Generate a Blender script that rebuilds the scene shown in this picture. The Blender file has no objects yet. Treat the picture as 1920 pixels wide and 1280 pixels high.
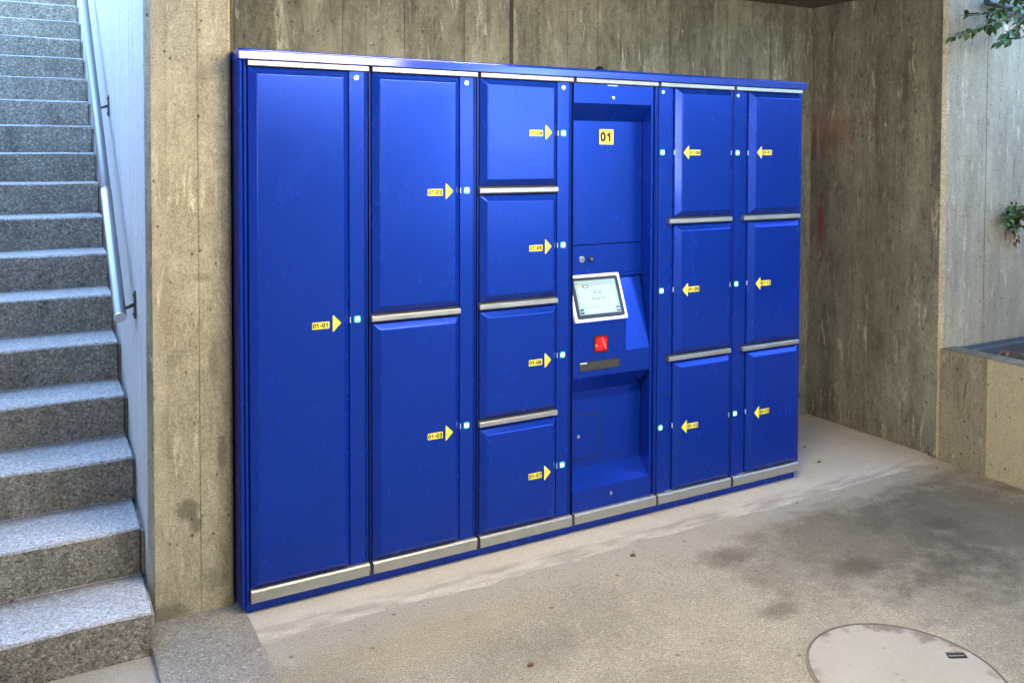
import bpy, bmesh, math, random
from mathutils import Vector, Matrix
R = math.radians
random.seed(7)
scene = bpy.context.scene
col = scene.collection

# ---------------------------------------------------------------- camera
cam_d = bpy.data.cameras.new('camera'); cam = bpy.data.objects.new('camera', cam_d); col.objects.link(cam)
CAMP = Vector((-0.9713, -3.4058, 1.7952))
ya, pi_, ro = R(29.0132), R(1.6653), R(0.1475)
fw = Vector((math.sin(ya)*math.cos(pi_), math.cos(ya)*math.cos(pi_), -math.sin(pi_)))
rt = Vector((math.cos(ya), -math.sin(ya), 0)); up = rt.cross(fw)
rt2 = math.cos(ro)*rt + math.sin(ro)*up; up2 = -math.sin(ro)*rt + math.cos(ro)*up
m3 = Matrix((rt2, up2, -fw)).transposed()
cam.matrix_world = Matrix.Translation(CAMP) @ m3.to_4x4()
cam_d.sensor_width = 36; cam_d.sensor_fit = 'HORIZONTAL'
cam_d.lens = 1621.543/1920*36
cam_d.shift_y = -(640-338.34)/1920
cam_d.clip_start = 0.05; cam_d.clip_end = 500
scene.camera = cam

# ---------------------------------------------------------------- world, sun, exposure
SUN_EL, SUN_AZ = 30, 20
w = bpy.data.worlds.new('World'); scene.world = w; w.use_nodes = True
nt = w.node_tree; bg = nt.nodes['Background']
sky = nt.nodes.new('ShaderNodeTexSky'); sky.sky_type = 'NISHITA'; sky.sun_disc = False
sky.sun_elevation = R(SUN_EL); sky.sun_rotation = R(SUN_AZ); sky.ozone_density = 5.0
nt.links.new(sky.outputs[0], bg.inputs[0]); bg.inputs[1].default_value = 0.15
sd = bpy.data.lights.new('sun', 'SUN'); sd.energy = 0.06; sd.angle = R(25); sd.color = (1, .97, .92)
so = bpy.data.objects.new('sun', sd); col.objects.link(so)
# light travels from the sun (azimuth measured from +Y towards +X)
sv = Vector((math.sin(R(SUN_AZ))*math.cos(R(SUN_EL)), math.cos(R(SUN_AZ))*math.cos(R(SUN_EL)), math.sin(R(SUN_EL))))
so.rotation_euler = sv.to_track_quat('Z', 'Y').to_euler()
scene.view_settings.view_transform = 'Standard'; scene.view_settings.look = 'None'
EXPO = 4.25
scene.view_settings.exposure = EXPO; scene.view_settings.gamma = 1.0
scene.view_settings.use_curve_mapping = False
try:
    scene.cycles.use_denoising = True; scene.cycles.max_bounces = 8; scene.cycles.sample_clamp_indirect = 6
except Exception: pass
LAMP = (1.0, .90, .76)      # colour of the ceiling tubes
LAMP_KEY, LAMP_BACK, LAMP_END = 7.4, 12, 9

# ---------------------------------------------------------------- node helper
class N:
    def __init__(s, name):
        s.m = bpy.data.materials.new(name); s.m.use_nodes = True
        s.t = s.m.node_tree; s.b = s.t.nodes['Principled BSDF']
        s.pos = s.t.nodes.new('ShaderNodeNewGeometry').outputs['Position']
    def n(s, ty, **k):
        x = s.t.nodes.new(ty)
        for a, v in k.items(): setattr(x, a, v)
        return x
    def put(s, sock, v):
        if isinstance(v, (int, float, tuple)):
            if isinstance(v, tuple) and len(v) == 3 and sock.type == 'RGBA': v = v+(1,)
            sock.default_value = v
        else: s.t.links.new(v, sock)
    def vec(s, sc, loc=(0, 0, 0), rot=(0, 0, 0)):
        x = s.n('ShaderNodeMapping'); s.put(x.inputs[0], s.pos)
        x.inputs['Scale'].default_value = sc; x.inputs['Location'].default_value = loc; x.inputs['Rotation'].default_value = rot
        return x.outputs[0]
    def noise(s, sc=(1, 1, 1), scale=5, det=4, rough=.55, loc=(0, 0, 0), dist=0, rot=(0, 0, 0)):
        x = s.n('ShaderNodeTexNoise'); s.put(x.inputs['Vector'], s.vec(sc, loc, rot))
        x.inputs['Scale'].default_value = scale; x.inputs['Detail'].default_value = det
        x.inputs['Roughness'].default_value = rough; x.inputs['Distortion'].default_value = dist
        return x.outputs['Fac']
    def voro(s, sc=(1, 1, 1), scale=50, feat='F1', out='Distance', rnd=1, loc=(0, 0, 0)):
        x = s.n('ShaderNodeTexVoronoi', feature=feat); s.put(x.inputs['Vector'], s.vec(sc, loc))
        x.inputs['Scale'].default_value = scale; x.inputs['Randomness'].default_value = rnd
        return x.outputs[out]
    def ramp(s, f, a, b, lo=0., hi=1.):
        x = s.n('ShaderNodeMapRange'); x.clamp = True
        s.put(x.inputs[0], f); x.inputs[1].default_value = a; x.inputs[2].default_value = b
        x.inputs[3].default_value = lo; x.inputs[4].default_value = hi
        return x.outputs[0]
    def math(s, op, a, b=0.):
        x = s.n('ShaderNodeMath', operation=op); s.put(x.inputs[0], a); s.put(x.inputs[1], b); return x.outputs[0]
    def mix(s, f, a, b, mode='MIX'):
        x = s.n('ShaderNodeMix', data_type='RGBA', blend_type=mode)
        s.put(x.inputs[0], f); s.put(x.inputs[6], a); s.put(x.inputs[7], b); return x.outputs[2]
    def bump(s, h, strength=.3, dist=.01, prev=None):
        x = s.n('ShaderNodeBump'); s.put(x.inputs['Height'], h)
        x.inputs['Strength'].default_value = strength; x.inputs['Distance'].default_value = dist
        if prev is not None: s.t.links.new(prev, x.inputs['Normal'])
        return x.outputs[0]
    def sep(s):
        x = s.n('ShaderNodeSeparateXYZ'); s.put(x.inputs[0], s.pos); return x.outputs
    def attr(s, name):
        x = s.n('ShaderNodeAttribute', attribute_name=name); return x.outputs['Fac']
    def out(s, c=None, rough=None, normal=None, metal=None, spec=None):
        if c is not None: s.put(s.b.inputs['Base Color'], c)
        if rough is not None: s.put(s.b.inputs['Roughness'], rough)
        if metal is not None: s.put(s.b.inputs['Metallic'], metal)
        if spec is not None: s.b.inputs['Specular IOR Level'].default_value = spec
        if normal is not None: s.t.links.new(normal, s.b.inputs['Normal'])
        return s.m

def wall_concrete(name, light, dark, streak=1.0, contrast=1.0, stain=None, grain=1.0, seed=0, vert=True, shift=(0, 0, 0)):
    """board-marked concrete: vertical grain, streaks, pits, blotches"""
    k = N(name); L = (seed*3.1, seed*1.7, seed*.9)
    zs = 1.0 if vert else 2.2
    big = k.noise((1, 1, .8), scale=1.5, det=6, rough=.62, loc=L)
    blo = k.noise((1, 1, .55*zs), scale=6.5, det=7, rough=.68, loc=L, dist=.5)
    st = k.noise((1, 1, .13*zs), scale=9, det=7, rough=.66, loc=L, dist=.5)
    st2 = k.noise((1, 1, .16*zs), scale=26, det=7, rough=.72, loc=L, dist=.9)
    mid = k.noise((1, 1, .7), scale=22, det=8, rough=.75, loc=L, dist=.4)
    fine = k.noise(scale=150, det=4, rough=.75, loc=L)
    brd = k.attr('board')
    f = k.math('ADD', k.math('MULTIPLY', k.ramp(big, .34, .66), .34*contrast), k.math('MULTIPLY', k.ramp(st, .34, .66), .40*streak))
    f = k.math('ADD', f, k.math('MULTIPLY', k.ramp(blo, .36, .66), .44*contrast))
    f = k.math('ADD', f, k.math('MULTIPLY', k.ramp(mid, .38, .64), .26*contrast))
    f = k.math('ADD', f, k.math('MULTIPLY', brd, .34))
    f = k.math('SUBTRACT', f, .26)
    c = k.mix(f, light, dark)
    gate = k.ramp(blo, .46, .60)                                    # the runs come in patches
    lt = k.math('MULTIPLY', k.ramp(st2, .53, .64, 0, .72*min(streak, 1.2)), gate)
    c = k.mix(lt, c, tuple(min(1, v*1.5+.04) for v in light))
    dk = k.math('MULTIPLY', k.ramp(st2, .42, .33, 0, .65*streak), k.ramp(blo, .52, .44))
    c = k.mix(dk, c, tuple(v*.45 for v in dark))
    sm = k.noise((1, 1, .5), scale=13, det=8, rough=.8, loc=(L[0]+7, L[1], L[2]), dist=.8)
    c = k.mix(k.ramp(sm, .58, .70, 0, .45*contrast), c, tuple(v*.6 for v in dark))
    pit = k.voro((1, 1, .7), scale=24, loc=L)
    pm = k.math('MULTIPLY', k.ramp(pit, .15, .08), k.ramp(mid, .46, .54))
    c = k.mix(k.math('MULTIPLY', pm, .85), c, tuple(v*.3 for v in dark))
    wp = k.voro((1, 1, 1), scale=17, loc=(L[0]+4, L[1], 2))
    wm = k.math('MULTIPLY', k.ramp(wp, .07, .03), k.ramp(big, .5, .6))
    c = k.mix(k.math('MULTIPLY', wm, .7), c, (.66, .64, .56))
    c = k.mix(.48*grain, c, k.mix(k.ramp(fine, .3, .7), (.02, .018, .012), (.9, .87, .78)), 'OVERLAY')
    if stain: c = stain(k, c)
    h = k.math('ADD', k.math('MULTIPLY', mid, .9), k.math('MULTIPLY', fine, .35))
    h = k.math('ADD', h, k.math('MULTIPLY', st2, .7)); h = k.math('SUBTRACT', h, k.math('MULTIPLY', pm, .9))
    nb = k.bump(h, .7, .006)
    return k.out(c, k.ramp(mid, .3, .7, .72, .92), nb, spec=.3)

def rough_concrete(name, light, dark, scale=1.0, contrast=1.0, aggregate=.5, stain=None, bump=.5, seed=0, rough=.85):
    """exposed-aggregate pavement"""
    k = N(name); L = (seed*2.3, seed*5.1, seed)
    big = k.noise(scale=1.1, det=6, rough=.62, loc=L)
    mid = k.noise(scale=6, det=6, rough=.65, loc=L)
    fine = k.noise(scale=120*scale, det=6, rough=.8, loc=L, dist=.6)
    ag = k.voro(scale=210*scale, loc=L); agc = k.voro(scale=210*scale, out='Color', loc=L)
    sepc = k.n('ShaderNodeSeparateColor'); k.put(sepc.inputs[0], agc)
    f = k.math('ADD', k.math('MULTIPLY', k.ramp(big, .32, .68), .6*contrast), k.math('MULTIPLY', k.ramp(mid, .35, .7), .35*contrast))
    c = k.mix(f, light, dark)
    c = k.mix(aggregate, c, k.mix(k.ramp(fine, .3, .7), (.03, .028, .022), (.93, .9, .84)), 'OVERLAY')
    c = k.mix(k.math('MULTIPLY', k.ramp(sepc.outputs[0], .78, .95), aggregate*.7), c, tuple(min(1, v*1.8) for v in light))
    c = k.mix(k.math('MULTIPLY', k.ramp(sepc.outputs[1], .80, .96), aggregate*.8), c, tuple(v*.35 for v in dark))
    if stain: c = stain(k, c, big, mid)
    h = k.math('ADD', k.math('MULTIPLY', fine, 1.0), k.math('MULTIPLY', k.ramp(ag, 0, .6, 1, 0), .7))
    h = k.math('ADD', h, k.math('MULTIPLY', mid, .6))
    nb = k.bump(h, bump, .007)
    return k.out(c, rough, nb, spec=.35)

def circ(k, x, y, z, rx, ry, rz, soft=1.0):
    """soft ellipsoid mask in world space, edge broken by noise"""
    v = k.vec((1/rx, 1/ry, 1/rz), (-x/rx, -y/ry, -z/rz))
    l = k.n('ShaderNodeVectorMath', operation='LENGTH'); k.put(l.inputs[0], v)
    d = k.math('ADD', l.outputs['Value'], k.math('MULTIPLY', k.math('SUBTRACT', k.noise(scale=6/max(.25, min(1, 4*min(rx, rz if rz < 1 else ry))), det=9, rough=.72), .5), 1.7))
    return k.ramp(d, 1.0, 1.0-soft*.6)

# ---------------------------------------------------------------- materials
M = {}
PL, PD = (.46, .40, .275), (.25, .212, .138)
def pillar_stain(k, c):
    for (x, y, z, rx, rz, a) in [(-.46, .1, .42, .05, .05, .75), (-.43, .1, .35, .03, .04, .7), (-.55, .1, .03, .12, .05, .6), (-.40, .1, 1.32, .05, .02, .4),
                               (-.33, .1, .62, .02, .09, .5), (-.50, .1, 1.02, .03, .05, .35), (-.37, .1, .12, .08, .05, .35), (-.36, .1, .98, .02, .12, .35)]:
        c = k.mix(k.math('MULTIPLY', circ(k, x, y, z, rx, 1, rz, .8), a), c, (.10, .085, .05))
    return c
M['pillar'] = wall_concrete('pillar_concrete', PL, PD, streak=.7, contrast=1.25, seed=1, stain=pillar_stain)
M['back'] = wall_concrete('back_wall_concrete', (.375, .368, .295), (.13, .126, .096), streak=1.6, contrast=1.0, seed=2)
def side_stain(k, c):
    c = k.mix(k.math('MULTIPLY', circ(k, 3.744, .70, 1.95, 1, .32, .20, 1), .45), c, (.20, .07, .05))
    c = k.mix(k.math('MULTIPLY', circ(k, 3.744, .74, 1.35, 1, .03, .22, 1), .75), c, (.26, .035, .03))
    c = k.mix(k.math('MULTIPLY', circ(k, 3.744, .35, 1.1, 1, .5, .9, 1), .35), c, (.085, .076, .052))
    c = k.mix(k.math('MULTIPLY', circ(k, 3.744, -.12, .2, 1, .12, .25, 1), .3), c, (.30, .29, .22))
    return c
M['side'] = wall_concrete('side_wall_concrete', (.34, .325, .255), (.115, .11, .085), streak=1.4, contrast=1.0, seed=5, stain=side_stain)
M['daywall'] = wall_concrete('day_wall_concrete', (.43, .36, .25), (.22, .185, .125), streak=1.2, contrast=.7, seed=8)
def top_browning(k, c):  # planter top darkened to brown to offset the bluish sky light
    return k.mix(k.math('MULTIPLY', k.ramp(k.sep()[2], .648, .653), k.ramp(k.noise(scale=18, det=7, rough=.75), .30, .6, .45, .95)), c, (.11, .095, .055))
M['planter'] = wall_concrete('planter_concrete', (.34, .305, .22), (.17, .155, .11), streak=1.2, contrast=.8, seed=9, stain=top_browning)
M['planter2'] = wall_concrete('planter_pale_concrete', (.44, .39, .27), (.32, .28, .19), streak=.25, contrast=.6, seed=10, stain=top_browning)
M['stairwall'] = wall_concrete('stair_wall_concrete', (.44, .43, .42), (.30, .29, .28), streak=.8, contrast=.5, seed=11)
M['ceil'] = wall_concrete('ceiling_concrete', (.20, .175, .125), (.10, .088, .062), streak=.2, contrast=1, seed=12, vert=False)
M['edge'] = wall_concrete('worn_edge_concrete', (.50, .43, .28), (.30, .25, .15), streak=.1, contrast=1, seed=13, grain=1.6)
def floor_stain(k, c, big, mid):
    S = [(2.5, -.65, 1.0, .6, .58), (3.2, -.9, .9, 1.1, .66), (2.7, -1.6, .8, .5, .35), (.9, -1.2, .7, .3, .2), (2.2, -.85, .16, .12, .65), (2.5, -1.2, .6, .35, .35), (1.62, -.95, .13, .07, .55), (1.75, -.5, .2, .1, .45),
         (-.12, -.75, .25, .5, .25), (.55, -.7, .3, .25, .22), (1.05, -1.25, .10, .05, .4), (3.4, -.35, .5, .08, .55), (2.95, -.75, .12, .08, .6), (.9, -.62, .35, .3, .2)]
    for (x, y, rx, ry, a) in S:
        c = k.mix(k.math('MULTIPLY', circ(k, x, y, -.015, rx, ry, 1, 1), a), c, (.10, .076, .045))
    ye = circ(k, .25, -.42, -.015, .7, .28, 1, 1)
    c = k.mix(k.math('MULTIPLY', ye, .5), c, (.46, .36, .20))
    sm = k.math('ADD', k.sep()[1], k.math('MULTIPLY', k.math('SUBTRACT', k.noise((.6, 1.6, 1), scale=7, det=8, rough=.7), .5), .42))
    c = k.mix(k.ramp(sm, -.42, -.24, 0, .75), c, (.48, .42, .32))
    d = k.voro(scale=7, loc=(3, 1, 0))
    c = k.mix(k.math('MULTIPLY', k.ramp(d, .085, .04), .6), c, (.07, .055, .04))
    return c
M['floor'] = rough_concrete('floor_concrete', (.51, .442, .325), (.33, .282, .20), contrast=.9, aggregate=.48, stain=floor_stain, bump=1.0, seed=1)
def slab_stain(k, c, big, mid):
    s = k.sep()
    e = k.ramp(k.math('ADD', s[1], k.math('MULTIPLY', mid, .06)), -.10, -.055, .55, 0)
    c = k.mix(k.math('MULTIPLY', e, k.ramp(k.noise((.35, 2, 1), scale=14, det=5), .4, .62)), c, (.17, .14, .10))
    c = k.mix(k.math('MULTIPLY', circ(k, 3.25, .55, 0, .9, .35, 1, 1), .25), c, (.15, .12, .09))
    return c
M['slab'] = rough_concrete('slab_screed', (.50, .44, .345), (.36, .31, .235), contrast=.8, aggregate=.18, stain=slab_stain, bump=.25, seed=2, rough=.75)
M['landing'] = rough_concrete('landing_concrete', (.37, .325, .26), (.22, .19, .145), contrast=1.1, aggregate=.5, bump=.9, seed=3, scale=.7)
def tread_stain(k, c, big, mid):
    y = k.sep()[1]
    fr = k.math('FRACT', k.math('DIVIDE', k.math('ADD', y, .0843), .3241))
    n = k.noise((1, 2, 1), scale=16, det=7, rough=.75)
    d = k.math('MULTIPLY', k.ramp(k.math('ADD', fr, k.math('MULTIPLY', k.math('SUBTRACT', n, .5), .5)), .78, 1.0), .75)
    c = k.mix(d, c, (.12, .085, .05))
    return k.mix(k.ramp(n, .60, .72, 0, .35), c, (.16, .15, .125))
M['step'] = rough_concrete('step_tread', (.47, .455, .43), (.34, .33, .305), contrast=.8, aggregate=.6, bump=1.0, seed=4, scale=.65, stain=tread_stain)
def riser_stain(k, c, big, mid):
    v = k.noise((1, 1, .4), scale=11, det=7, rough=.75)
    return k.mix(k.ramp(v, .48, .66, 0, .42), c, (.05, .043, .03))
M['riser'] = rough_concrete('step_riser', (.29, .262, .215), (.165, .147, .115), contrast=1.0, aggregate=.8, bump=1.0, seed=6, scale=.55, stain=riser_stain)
def lid_stain(k, c, big, mid):
    n = k.noise(scale=26, det=8, rough=.8)
    c = k.mix(k.ramp(n, .62, .72, 0, .4), c, (.13, .11, .085))
    d = k.voro(scale=14, loc=(1, 2, 0))
    c = k.mix(k.math('MULTIPLY', k.ramp(d, .16, .08), .35), c, (.12, .10, .08))
    return k.mix(k.math('SUBTRACT', 1., circ(k, 1.678, -1.479, -.02, .37, .37, 1, .25)), c, (.20, .15, .11))
M['lid'] = rough_concrete('lid_cement', (.385, .345, .27), (.31, .275, .215), contrast=1.0, aggregate=.10, stain=lid_stain, bump=.08, seed=5, rough=.6)

def simple(name, c, rough=.5, metal=0., spec=.5, emit=None, es=1.):
    k = N(name)
    if emit: k.put(k.b.inputs['Emission Color'], emit); k.b.inputs['Emission Strength'].default_value = es*(1 if name.startswith('lamp') else 2**-EXPO)
    return k.out(c, rough, None, metal, spec)
def paint(name, c, rough=.25, orange=.03, metal=.45, spec=.35):
    k = N(name)
    du = k.noise((1, 1, .5), scale=9, det=6, rough=.7); sc = k.noise((1, 1, .25), scale=40, det=6, rough=.8)
    pt = k.voro(scale=9); sp = k.noise(scale=300, det=2)
    cc = k.mix(k.math('MULTIPLY', k.ramp(pt, .035, .02), k.ramp(du, .5, .6, 0, .6)), c, (.03, .04, .09))
    dust = k.math('MULTIPLY', k.ramp(k.sep()[2], .45, .03), k.ramp(sc, .42, .66, .0, .16))
    cc = k.mix(dust, cc, (.09, .085, .08))
    r = k.math('ADD', k.ramp(du, .3, .7, rough-.03, rough+.04), k.ramp(sc, .55, .85, 0, .03))
    nb = k.bump(k.math('ADD', k.math('MULTIPLY', sp, .15), k.noise(scale=2.4, det=1)), orange, .006)
    k.b.inputs['Coat Weight'].default_value = .12; k.b.inputs['Coat Roughness'].default_value = .07
    return k.out(cc, r, nb, metal, spec)
M['blue'] = paint('ultramarine_paint', (.004, .034, .31), metal=.45, spec=.22)
M['bluedark'] = paint('ultramarine_carcass', (.004, .014, .14), rough=.5)
M['capblue'] = paint('cap_paint', (.007, .036, .34), rough=.13, orange=.006, metal=.2, spec=.6)
def brushed(name, c, rough=.35, metal=.85):
    k = N(name)
    g = k.noise((.6, 8, 60), scale=12, det=5, rough=.75); d = k.noise(scale=12, det=5)
    cc = k.mix(k.ramp(g, .3, .7), tuple(v*.72 for v in c), c)
    cc = k.mix(k.ramp(d, .5, .72, 0, .35), cc, (.22, .20, .16))
    return k.out(cc, k.ramp(g, .3, .7, rough-.06, rough+.12), k.bump(g, .12, .002), metal)
M['alu'] = brushed('brushed_aluminium', (.52, .50, .45), .38)
M['alufoot'] = brushed('brushed_kick_rail', (.40, .385, .32), .45, .6)
M['steel'] = simple('handrail_steel', (.32, .32, .33), .40, 1.0)
M['chrome'] = simple('lock_chrome', (.8, .78, .74), .18, 1)
M['black'] = simple('black_plastic', (.012, .012, .014), .35)
M['dark'] = simple('dark_gap', (.008, .009, .014), .6)
M['iron'] = simple('dark_bracket_iron', (.10, .095, .085), .5, .7)
M['rust'] = N('rusty_ring').m
k = N('rust'); M['rust'] = k.out(k.mix(k.noise(scale=30, det=5), (.15, .11, .08), (.26, .22, .17)), .8)
M['yellow'] = simple('yellow_sticker', (.90, .72, .05), .4)
M['print'] = simple('black_print', (.01, .01, .01), .5)
M['led'] = simple('led_lens', (.9, 1, .95), .3, emit=(.80, 1, .92), es=1.15)
M['ledglow'] = simple('led_green_glow', (.0, .25, .16), .3, emit=(.0, .30, .17), es=.35)  # emission imitates the green halo around each indicator light
M['latch'] = simple('pale_latch', (.55, .65, .8), .3, .3)
M['ivory'] = simple('ivory_bezel', (.80, .76, .66), .3)
M['scr'] = simple('screen_white', (.1, .1, .1), .2, emit=(.62, .86, .80), es=.92)
M['scr2'] = simple('screen_panel', (.1, .1, .1), .2, emit=(.42, .66, .64), es=.9)
M['scrink'] = simple('screen_ink', (.05, .05, .05), .2, emit=(.10, .14, .14), es=1)
M['scrline'] = simple('screen_grey_line', (.05, .05, .05), .2, emit=(.30, .42, .41), es=1)
M['scrnavy'] = simple('screen_navy', (.01, .02, .06), .2, emit=(.02, .06, .22), es=1)
M['scrochre'] = simple('screen_ochre', (.3, .2, .05), .2, emit=(.62, .42, .14), es=1)
M['scrw'] = simple('screen_mark', (.3, .3, .3), .2, emit=(.85, .95, .95), es=1)
M['red'] = simple('scanner_red', (.5, .01, .01), .15, emit=(.85, .012, .02), es=.8)
M['redhi'] = simple('scanner_beam', (.5, .1, .1), .15, emit=(1, .16, .14), es=1.3)
M['redglass'] = simple('scanner_deep_red', (.2, .0, .0), .15, emit=(.22, .0, .004), es=.8)
M['slot'] = simple('slot_interior', (.035, .032, .028), .5)
M['paper'] = simple('receipt_paper', (.7, .7, .68), .6)
M['tube'] = simple('lamp_diffuser', (.9, .9, .9), .5, emit=LAMP, es=LAMP_KEY)
M['tube2'] = simple('lamp_diffuser_back', (.9, .9, .9), .5, emit=LAMP, es=LAMP_BACK)
M['tube3'] = simple('lamp_diffuser_end', (.9, .9, .9), .5, emit=(1, .93, .85), es=LAMP_END)
M['housing'] = simple('lamp_housing', (.6, .6, .58), .5)
M['zinc'] = brushed('zinc_channel', (.20, .215, .235), .4, .8)
k = N('soil'); M['soil'] = k.out(k.mix(k.noise(scale=40, det=5), (.035, .022, .012), (.11, .06, .03)), .95, k.bump(k.noise(scale=35, det=6), 1, .02))
def leafm(name, a, b, trans=.25):
    k = N(name); oi = k.n('ShaderNodeObjectInfo').outputs['Random']
    k.b.inputs['Subsurface Weight'].default_value = 0
    return k.out(k.mix(oi, a, b), .45, k.bump(k.noise(scale=120), .2, .002), spec=.4)
M['leaf'] = leafm('green_leaf', (.035, .085, .022), (.075, .14, .03))
M['dryleaf'] = leafm('dry_leaf', (.14, .055, .022), (.26, .13, .05))
M['twig'] = simple('twig_bark', (.16, .11, .07), .8)
M['grass'] = rough_concrete('upper_ground', (.12, .13, .07), (.06, .08, .03), seed=8)

# ---------------------------------------------------------------- mesh helpers
class MB:
    def __init__(s): s.v = []; s.f = []; s.mi = []; s.at = []
    def face(s, pts, mi=0, a=0.):
        n = len(s.v); s.v += [tuple(p) for p in pts]; s.f.append(tuple(range(n, n+len(pts)))); s.mi.append(mi); s.at.append(a)
    def box(s, x0, x1, y0, y1, z0, z1, mi=0, a=0.):
        n = len(s.v)
        s.v += [(x, y, z) for z in (z0, z1) for (x, y) in ((x0, y0), (x1, y0), (x1, y1), (x0, y1))]
        for f in ((3, 2, 1, 0), (4, 5, 6, 7), (0, 1, 5, 4), (1, 2, 6, 5), (2, 3, 7, 6), (3, 0, 4, 7)):
            s.f.append(tuple(n+i for i in f)); s.mi.append(mi); s.at.append(a)
        return s
    def prism(s, poly, axis, a0, a1, mi=0):
        """extrude 2-D polygon along axis ('x': poly in y,z ; 'y': poly in x,z ; 'z': poly in x,y)"""
        n = len(s.v); L = len(poly)
        for a in (a0, a1):
            for p in poly:
                s.v.append({'x': (a, p[0], p[1]), 'y': (p[0], a, p[1]), 'z': (p[0], p[1], a)}[axis])
        s.f.append(tuple(range(n+L-1, n-1, -1))); s.f.append(tuple(range(n+L, n+2*L)))
        for i in range(L):
            j = (i+1) % L; s.f.append((n+i, n+j, n+L+j, n+L+i))
        s.mi += [mi]*(L+2); s.at += [0.]*(L+2)
        return s
    def cyl(s, c0, c1, r0, r1=None, seg=16, mi=0, caps=True):
        r1 = r0 if r1 is None else r1
        c0, c1 = Vector(c0), Vector(c1); d = (c1-c0).normalized()
        u = d.orthogonal().normalized(); v = d.cross(u); n = len(s.v)
        for c, r in ((c0, r0), (c1, r1)):
            for i in range(seg):
                a = 2*math.pi*i/seg; s.v.append(tuple(c+u*(r*math.cos(a))+v*(r*math.sin(a))))
        for i in range(seg):
            j = (i+1) % seg; s.f.append((n+i, n+j, n+seg+j, n+seg+i)); s.mi.append(mi); s.at.append(0.)
        if caps:
            s.f.append(tuple(range(n+seg-1, n-1, -1))); s.f.append(tuple(range(n+seg, n+2*seg))); s.mi += [mi]*2; s.at += [0.]*2
        return s
    def build(s, name, mats, parent=None, bevel=0, seg=2, smooth=False):
        me = bpy.data.meshes.new(name); me.from_pydata(s.v, [], s.f)
        if not isinstance(mats, (list, tuple)): mats = [mats]
        for m in mats: me.materials.append(m)
        for p, i in zip(me.polygons, s.mi): p.material_index = i
        if any(s.at):
            at = me.attributes.new('board', 'FLOAT', 'FACE')
            for i, a in enumerate(s.at): at.data[i].value = a
        bm = bmesh.new(); bm.from_mesh(me)
        bmesh.ops.recalc_face_normals(bm, faces=bm.faces)
        if bevel:
            bmesh.ops.bevel(bm, geom=[e for e in bm.edges if len(e.link_faces) == 2 and e.calc_face_angle(0) > .15], offset=bevel, segments=seg, affect='EDGES', profile=.5, clamp_overlap=True)
        if smooth:
            for f in bm.faces: f.smooth = True
        bm.to_mesh(me); bm.free()
        o = bpy.data.objects.new(name, me); col.objects.link(o)
        if parent: o.parent = parent
        if bevel and not smooth:
            for p in me.polygons: p.use_smooth = True
            wn = o.modifiers.new('normals', 'WEIGHTED_NORMAL'); wn.mode = 'FACE_AREA'; wn.weight = 100; wn.keep_sharp = False
        return o
def empty(name, loc=(0, 0, 0)):
    o = bpy.data.objects.new(name, None); col.objects.link(o); o.empty_display_size = .1; o.location = loc; return o
def tag(o, label=None, cat=None, group=None, kind=None):
    if label: o['label'] = label
    if cat: o['category'] = cat
    if group: o['group'] = group
    if kind: o['kind'] = kind
    return o
def text_faces(s, size, bold=0.0, align='CENTER'):
    """lettering as flat faces: list of polygons in x,y"""
    cu = bpy.data.curves.new('lettering', 'FONT'); cu.body = s; cu.size = size; cu.align_x = align; cu.align_y = 'CENTER'
    cu.offset = bold; cu.resolution_u = 3
    o = bpy.data.objects.new('lettering', cu); col.objects.link(o)
    bpy.context.view_layer.update()
    me = bpy.data.meshes.new_from_object(o.evaluated_get(bpy.context.evaluated_depsgraph_get()))
    polys = [[(me.vertices[i].co.x, me.vertices[i].co.y) for i in p.vertices] for p in me.polygons]
    bpy.data.objects.remove(o); bpy.data.curves.remove(cu); bpy.data.meshes.remove(me)
    return polys
def arc(cx, cy, rx, ry, a0, a1, n=10): return [(cx+rx*math.cos(R(a0+(a1-a0)*i/n)), cy+ry*math.sin(R(a0+(a1-a0)*i/n))) for i in range(n+1)]
GLY = {'0': [arc(.3, .5, .23, .42, 90, 450, 18)], '1': [[(.12, .70), (.34, .90), (.34, .06)]],
       '2': [arc(.3, .68, .22, .24, 165, -35, 9)+[(.08, .08), (.54, .08)]],
       '3': [arc(.28, .70, .22, .22, 150, -80, 9), arc(.28, .30, .25, .24, 85, -150, 9)],
       '4': [[(.42, .06), (.42, .92), (.05, .32), (.58, .32)]],
       '5': [[(.50, .92), (.14, .92), (.11, .52)]+arc(.28, .32, .24, .25, 120, -145, 9)],
       '6': [arc(.3, .30, .22, .23, 0, 360, 14), [(.09, .34)]+arc(.36, .50, .27, .42, 165, 75, 6)],
       '7': [[(.06, .92), (.54, .92), (.24, .06)]],
       '8': [arc(.3, .71, .19, .20, 0, 360, 14), arc(.3, .29, .23, .23, 0, 360, 14)],
       '9': [arc(.3, .68, .22, .23, 0, 360, 14), [(.51, .64)]+arc(.24, .48, .27, .42, -15, -105, 6)],
       '-': [[(.06, .40), (.34, .40)]]}
def glyphs(s, h, t, adv=.68):
    """bold figures drawn as strokes: list of polygons in x,y, centred"""
    W = sum((adv if c != '-' else .48) for c in s)-.08; x = -W/2*h; out = []
    for c in s:
        for st in GLY[c]:
            for (ax, ay), (bx, by) in zip(st, st[1:]):
                dx, dy = bx-ax, by-ay; l = math.hypot(dx, dy) or 1; ux, uy = dx/l*t*.45, dy/l*t*.45; nx, ny = -dy/l*t/2, dx/l*t/2
                q = [(ax-ux+nx, ay-uy+ny), (ax-ux-nx, ay-uy-ny), (bx+ux-nx, by+uy-ny), (bx+ux+nx, by+uy+ny)]
                out.append([(x+px*h, (py-.5)*h) for px, py in q])
        x += (adv if c != '-' else .48)*h
    return out
rj = random.Random(3)

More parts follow.
